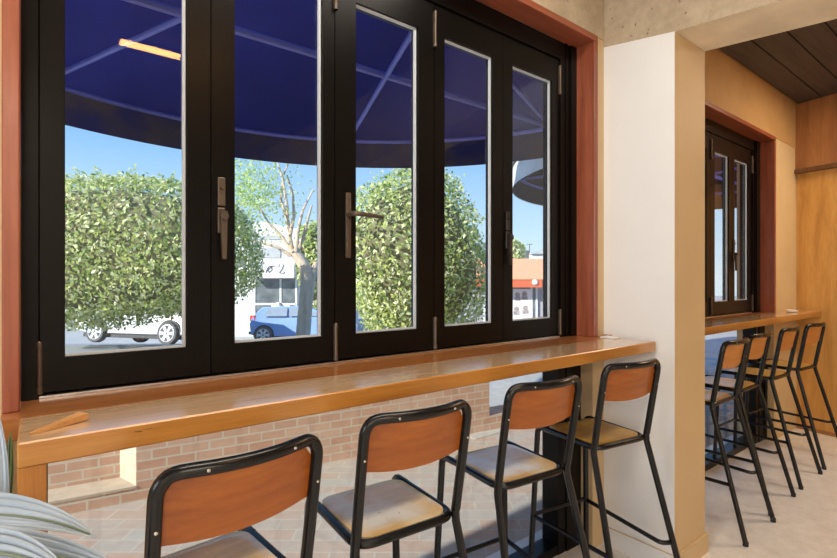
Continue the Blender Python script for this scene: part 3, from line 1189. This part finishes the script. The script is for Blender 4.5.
for k, b in enumerate(brs):
    m = MB()
    pts = [lp(x, y, .12 * math.sin(k * 2 + i)) for i, (x, y) in enumerate(b)]
    nb = len(pts)
    m.tube(pts, [.05 * (1 - i / nb) + .011 for i in range(nb)], 8)
    m.build('branch', M['bark'], t, True)
random.seed(21)
m = MB()
for _ in range(1500):
    px = random.gauss(252, 17); py = random.gauss(190, 19)
    if px > 300 or py < 150: continue
    leaf_quad(m.bm, lp(px, py, random.gauss(0, .5)), Vector((random.gauss(0, 1), random.gauss(0, 1), random.gauss(.5, 1))), .12, .055, 0)
for _ in range(140):
    px = random.uniform(258, 316); py = random.uniform(165, 245)
    leaf_quad(m.bm, lp(px, py, random.gauss(0, .4)), Vector((random.gauss(0, 1), random.gauss(0, 1), random.gauss(.5, 1))), .10, .045, 0)
m.build('foliage', M['twig_leaf'], t)
# distant trees
c = at(316, 262, 24)
bushy_tree('distant green tree glimpsed right of the bare trunk', c, (.9, 1.0, 2.0), 1500, .28, 9, gz(24), 2.2, .15)
c = at(513, 262, 42)
bushy_tree('distant bright green tree rising behind the orange fascia', c, (1.3, 1.2, 1.9), 1600, .3, 11, gz(24), 2.1, .2, (.3, .6, .1))
c = at(476, 268, 38)
bushy_tree('distant green tree beyond the street, left of the orange fascia', c, (2.4, 1.5, 1.3), 1600, .4, 12, gz(24), 2.1, .2, (.4, .5, .1))

# ------------------------------------------------------------------ cars
def car(label, origin, rz, prof, half_w, paint, wins, wheels, wr_, extra=None, name='parked_car'):
    t = thing(name, label, 'car', origin, rz)
    t.rotation_euler.x = -math.atan(.13)      # parked across the fall of the road
    def hw(z):
        return half_w if z < .95 else half_w - .32 * (z - .95)
    m = MB()
    n = len(prof)
    st_ = [(-1, .93, .06), (-.96, .98, .02), (-.85, 1, 0), (.85, 1, 0), (.96, .98, .02), (1, .93, .06)]
    cx = sum(p[0] for p in prof) / n
    rows = []
    for k, sc, dz in st_:
        rows.append([((x - cx) * (1 - (1 - sc) * .25) + cx, k * hw(z), z - (dz if z > 1.2 else -dz * .5 if z < .4 else 0)) for x, z in prof])
    g = m.grid(rows, 0, True)
    m.bm.faces.new(g[0]); m.bm.faces.new(g[-1][::-1])
    bmesh.ops.triangulate(m.bm, faces=[f for f in m.bm.faces if len(f.verts) > 4])
    body = m.build('body', paint, t, True, angle=25)
    for w in wins:
        for sd in (-1, 1):
            m = MB()
            m.prism([(x, sd * (hw(z) + .004), z) for x, z in w], (0, sd * .006, 0))
            m.build('side_window', M['carglass'], body)
    for x in wheels:
        for sd in (-1, 1):
            wl = empty('wheel', (x, sd * (half_w - .10), wr_), 0, t)
            T = Matrix.Rotation(PI / 2 if sd < 0 else -PI / 2, 4, 'X')
            m = MB()
            m.lathe([(wr_ * .62, .0), (wr_ * .97, .0), (wr_, .03), (wr_, .15), (wr_ * .95, .19), (wr_ * .74, .19)], T, 28)
            m.build('tyre', M['tyre'], wl, True)
            m = MB()
            m.lathe([(wr_ * .74, .12), (wr_ * .74, .194), (wr_ * .69, .196), (wr_ * .64, .18), (.01, .17)], T, 28)
            for k in range(6):
                a = k * PI / 3
                q = Matrix.Rotation(a, 4, 'Z')
                m.prism([T @ q @ Vector(v) for v in ((.03, -.03, .19), (wr_ * .68, -.05, .196), (wr_ * .68, .05, .196), (.03, .03, .19))], T.to_3x3() @ Vector((0, 0, -.03)))
            m.build('rim', M['rim'], wl, True)
            m = MB()
            arch = [(wr_ * 1.16 * math.cos(R(a)), wr_ * 1.16 * math.sin(R(a))) for a in range(-12, 193, 12)]
            m.prism([(x + a, sd * (half_w - .012), wr_ + b) for a, b in arch], (0, sd * .018, 0))
            m.build('wheel_arch', M['trimblk'], body)
    for (nm, mat, bx) in (extra or []):
        m = MB(); m.box(*bx, 0, .01)
        m.build(nm, mat, body)
    return t

R_ang = math.atan2(-CT, ST)       # direction to the right across the view
suv = [(-2.15, .35), (-2.2, .7), (-2.1, .95), (-1.2, 1.05), (-.45, 1.6), (1.5, 1.66), (2.05, 1.1), (2.15, .7), (2.1, .35), (1.7, .28), (-1.7, .28)]
wd = 15.6
pw = at(153, 345.5, wd)
car('white parked car under the broad clipped tree', (pw.x, pw.y, gz(wd) + .01), R_ang - .24, suv, .88, M['white_car'],
    [[(-1.05, 1.08), (-.42, 1.52), (.35, 1.54), (.35, 1.06)], [(.42, 1.06), (.42, 1.54), (1.35, 1.56), (1.7, 1.1)]], (-1.3, 1.3), .345,
    [('underbody', M['trimblk'], (-1.9, 1.9, -.80, .80, .17, .30)), ('bumper', M['trimblk'], (-2.26, -1.9, -.8, .8, .36, .58))])
hatch = [(-1.72, .32), (-1.78, .7), (-1.70, .95), (-1.38, 1.33), (.25, 1.39), (1.05, 1.0), (1.9, .85), (2.0, .6), (1.95, .3), (1.5, .25), (-1.5, .25)]
hd = 18.4
ph = at(303, 343, hd)
car('blue parked hatchback behind the pollarded trunk', (ph.x, ph.y, gz(hd) + .01), R_ang + .05, hatch, .84, M['blue_car'],
    [[(-1.28, .98), (-1.12, 1.26), (-.45, 1.3), (-.45, .98)], [(-.38, .98), (-.38, 1.3), (.2, 1.3), (.85, .98)]], (-1.25, 1.25), .31,
    [('tail_lamp', M['tail'], (-1.76, -1.58, -.83, -.60, .82, 1.02)), ('underbody', M['trimblk'], (-1.6, 1.7, -.76, .76, .15, .28)), ('rear_bumper', M['trimblk'], (-1.81, -1.6, -.75, .75, .34, .44))], 'parked_car')

# ------------------------------------------------------------------ shops over the road
def shop_frame(px, d):
    p = at(px, 278.5, d)
    return Vector((p.x, p.y, gz(24)))
sd_ = 27.0
k = sd_ / FPX
o = shop_frame(300, sd_)
shop = thing('shop_building', 'white rendered shop with a white lettered awning across the road', 'building', o, R_ang)
def sx(px): return (px - 300) * k
def sz(py): return HC + (278.5 - py) * k - gz(24)
m = MB()
m.box(sx(215), sx(345), .0, 6, 0, sz(262))
m.prism([(sx(205), -.3, sz(262)), (sx(330), -.3, sz(262)), (sx(330), -.3, sz(236)), (sx(262), -.3, sz(222)), (sx(205), -.3, sz(236))], (0, 5, 0))
m.build('wall', M['shopwhite'], shop)
m = MB(); m.box(sx(258), sx(285), -.36, -.31, sz(240), sz(236)); m.box(sx(262), sx(282), -.36, -.31, sz(258), sz(248))
m.build('upper_window', M['shoproof'], shop)
aw = MB()
aw.prism([(sx(250), 0.0, sz(258)), (sx(250), -.9, sz(266)), (sx(250), -.9, sz(278)), (sx(250), -.86, sz(278)), (sx(250), 0, sz(270))], (sx(298) - sx(250), 0, 0))
awo = aw.build('shop_awning', M['shopwhite'], shop)
m = MB()
strokes = [[(259, 268), (262, 265), (264, 267), (261, 270), (264, 272.5), (266, 270)],
           [(269, 273), (271, 268), (274, 266), (275, 270), (272, 273), (271, 270), (276, 266), (278, 267)],
           [(281, 267), (283, 264), (286, 265), (285, 269), (282, 273), (286, 274), (287, 272)]]
for s_ in strokes:
    m.tube(smooth_path([(sx(x + 2), -.92, sz(y)) for x, y in s_], .03, 3), .016, 6)
m.build('lettering', M['ink'], awo)
m = MB(); m.box(sx(256), sx(296), -.06, -.005, sz(322), sz(279))
sw = m.build('shop_window', M['shopglass'], shop)
m = MB()
for x in (255, 281, 296.5):
    m.box(sx(x) - .05, sx(x) + .05, -.1, -.004, sz(326), sz(279))
m.box(sx(255), sx(297), -.1, -.004, sz(305), sz(303))
m.build('shop_mullion', M['shopmetal'], sw)
m = MB(); m.box(sx(272), sx(290), -.09, -.065, sz(320), sz(303)); m.lathe([(.3, 0), (.36, .5), (.2, .8), (.05, 1.0)], Matrix.Translation((sx(279), -.2, sz(320))), 14)
m.build('window_display', M['poster'], sw)

o2 = shop_frame(515, sd_)
def tx(px): return (px - 515) * k
shop2 = thing('shop_building', 'single storey shop with an orange fascia and posters across the road', 'building', o2, R_ang)
m = MB(); m.box(tx(468), tx(640), 0, 6, 0, sz(266))
m.build('wall', M['shopgrey'], shop2)
m = MB(); m.prism([(tx(470), -1.2, sz(279.5)), (tx(470), -1.2, sz(278)), (tx(470), .2, sz(258.5)), (tx(470), .2, sz(264))], (tx(640) - tx(470), 0, 0))
m.build('sloping_fascia', M['orange'], shop2)
m = MB(); m.box(tx(470), tx(537), -1.15, -.02, sz(287), sz(279.8))
m.build('fascia_band', M['orange_dk'], shop2)
m = MB(); m.box(tx(484), tx(537), -.12, -.01, sz(336), sz(287.2))
fr_ = m.build('shop_window', M['shopglass'], shop2)
random.seed(4)
for px_, py_, w_, h_ in ((517, 296, 6, 7), (524, 295, 6, 6), (516, 310, 7, 11), (525, 309, 8, 12), (486, 285, 6, 5), (487, 302, 8, 8)):
    m = MB(); m.box(tx(px_ - w_ / 2), tx(px_ + w_ / 2), -.135, -.122, sz(py_ + h_ / 2), sz(py_ - h_ / 2))
    pz = m.build('poster', M['poster'], fr_)
    m = MB()
    m.lathe([(.14, 0), (.15, .01), (.02, .012)], Matrix.Translation((tx(px_), -.136, sz(py_) + .06)) @ Matrix.Rotation(PI / 2, 4, 'X'), 14)
    m.box(tx(px_) - .17, tx(px_) + .17, -.142, -.136, sz(py_) - .26, sz(py_) - .06)
    pz2 = m.build('poster_picture', M['photo'], shop2)
m = MB(); m.box(tx(512.5), tx(530), -.13, -.121, sz(336), sz(289))
m.build('poster_sheet', M['poster'], fr_)
for x in (484, 505, 531, 536):
    m = MB(); m.box(tx(x) - .05, tx(x) + .05, -.16, -.125, sz(336), sz(287.2))
    m.build('shop_mullion', M['shopmetal'], shop2)
m = MB(); m.lathe([(.16, -.1), (.16, .0), (.12, .06), (.03, .09)], Matrix.Translation((tx(530), -1.17, sz(282))) @ Matrix.Rotation(PI / 2, 4, 'X'), 16)
m.build('wall_lamp', M['shopmetal'], shop2, True)
m = MB(); m.box(tx(538), tx(542), -1.2, -.9, sz(284.5), sz(279.8)); m.box(tx(539), tx(541), -.95, -.0, sz(282), sz(281))
m.build('floodlight', M['shopmetal'], shop2)
hs = thing('house', 'distant pale house with a roof aerial behind the orange fascia', 'building', shop_frame(540, 45), R_ang)
kk = 45 / FPX
def hx_(px): return (px - 540) * kk
def hz_(py): return HC + (278.5 - py) * kk - gz(24)
m = MB(); m.box(hx_(531), hx_(560), 0, 5, 0, hz_(253)); m.build('wall', M['shopwhite'], hs)
m = MB(); m.prism([(hx_(530), -.3, hz_(254)), (hx_(545), -.3, hz_(249)), (hx_(561), -.3, hz_(254))], (0, 5.6, 0)); m.build('roof', M['shoproof'], hs)
m = MB(); m.tube([(hx_(532), 1, hz_(256)), (hx_(532), 1, hz_(243))], .04, 6); m.tube([(hx_(529), 1, hz_(243.5)), (hx_(535), 1, hz_(243.5))], .03, 6)
m.box(hx_(528.5), hx_(531), .8, 1.2, hz_(258), hz_(250))
m.build('aerial', M['ink'], hs)
# low white building to the left, glimpsed past the tree
# ------------------------------------------------------------------ lamps and unseen added lights in the room
lt = thing('strip_lamp', 'warm linear ceiling lamp mirrored in the left window pane', 'lamp', (.70, -.45, 2.80))
m = MB(); m.box(-.31, .31, -.03, .03, 0, .03, 0, .004); m.tube([(-.2, 0, .03), (-.2, 0, .1502)], .004, 6); m.tube([(.2, 0, .03), (.2, 0, .1502)], .004, 6)
m.build('housing', M['lampbody'], lt)
m = MB(); m.box(-.30, .30, -.03, .03, -.02, -.0005, 0, .004)
m.build('diffuser', M['lamp'], lt)
bl = thing('bulb_lamp', 'warm ceiling bulb mirrored on the right window stile', 'lamp', (3.12, .10, 2.80))
m = MB(); m.lathe([(.02, .045), (.02, .10)], None, 16); m.build('holder', M['lampbody'], bl, True)
m = MB(); m.lathe([(.012, -.045), (.035, -.025), (.042, 0), (.03, .03), (.018, .045)], None, 20); m.build('bulb', M['lamp'], bl, True)


def area(x, y, z, sx_, sy_, power, col, rot=(0, 0, 0)):
    l = bpy.data.lights.new('unseen_fill_light', 'AREA')  # unseen lights added to bring the room up
    l.shape = 'RECTANGLE'
    l.size, l.size_y = sx_, sy_
    l.energy = power
    l.color = col
    o = bpy.data.objects.new('unseen_fill_light', l)
    C.objects.link(o)
    o.location = (x, y, z)
    o.rotation_euler = rot
    return o
WARM = (1, .80, .57)
area(-1.1, -3.0, 2.9, 1.9, 1.4, 130, (1, .85, .66))
area(4.55, .35, 2.88, .7, .5, 27, WARM)
area(5.0, -.7, 2.88, .5, .8, 42, WARM)
area(.55, .78, 2.93, 2.0, .25, 34, (1, .90, .76))  # added over the counter to brighten its top
# added cool light at the windowless left-hand wall, to brighten the pillar face
area(-2.97, .45, 1.6, 1.8, 1.4, 58, (.78, .89, 1), (0, -PI / 2, 0))

sun = bpy.data.lights.new('sun', 'SUN')
sun.energy = 8.0
sun.angle = R(.6)
sun.color = (1, .95, .86)
so = bpy.data.objects.new('sun', sun)
C.objects.link(so)
so.rotation_euler = Vector((.88, .04, -.40)).to_track_quat('-Z', 'Y').to_euler()

w = bpy.data.worlds.new('sky')
S.world = w
w.use_nodes = True
nt = w.node_tree
bg = nt.nodes['Background']
tc = N(nt, 'ShaderNodeTexCoord')
sp = N(nt, 'ShaderNodeSeparateXYZ')
nt.links.new(tc.outputs['Generated'], sp.inputs[0])
col = ramp(nt, sp.outputs['Z'], [(0, (.74, .88, .98)), (.10, (.52, .74, .96)), (.28, (.22, .49, .90)), (1, (.13, .32, .80))])
nt.links.new(col, bg.inputs['Color'])
bg.inputs['Strength'].default_value = 1.22

vs = S.view_settings
S.display_settings.display_device = 'sRGB'
vs.view_transform = 'Standard'
vs.look = 'None'
vs.exposure = 0
vs.gamma = 1
vs.use_curve_mapping = False
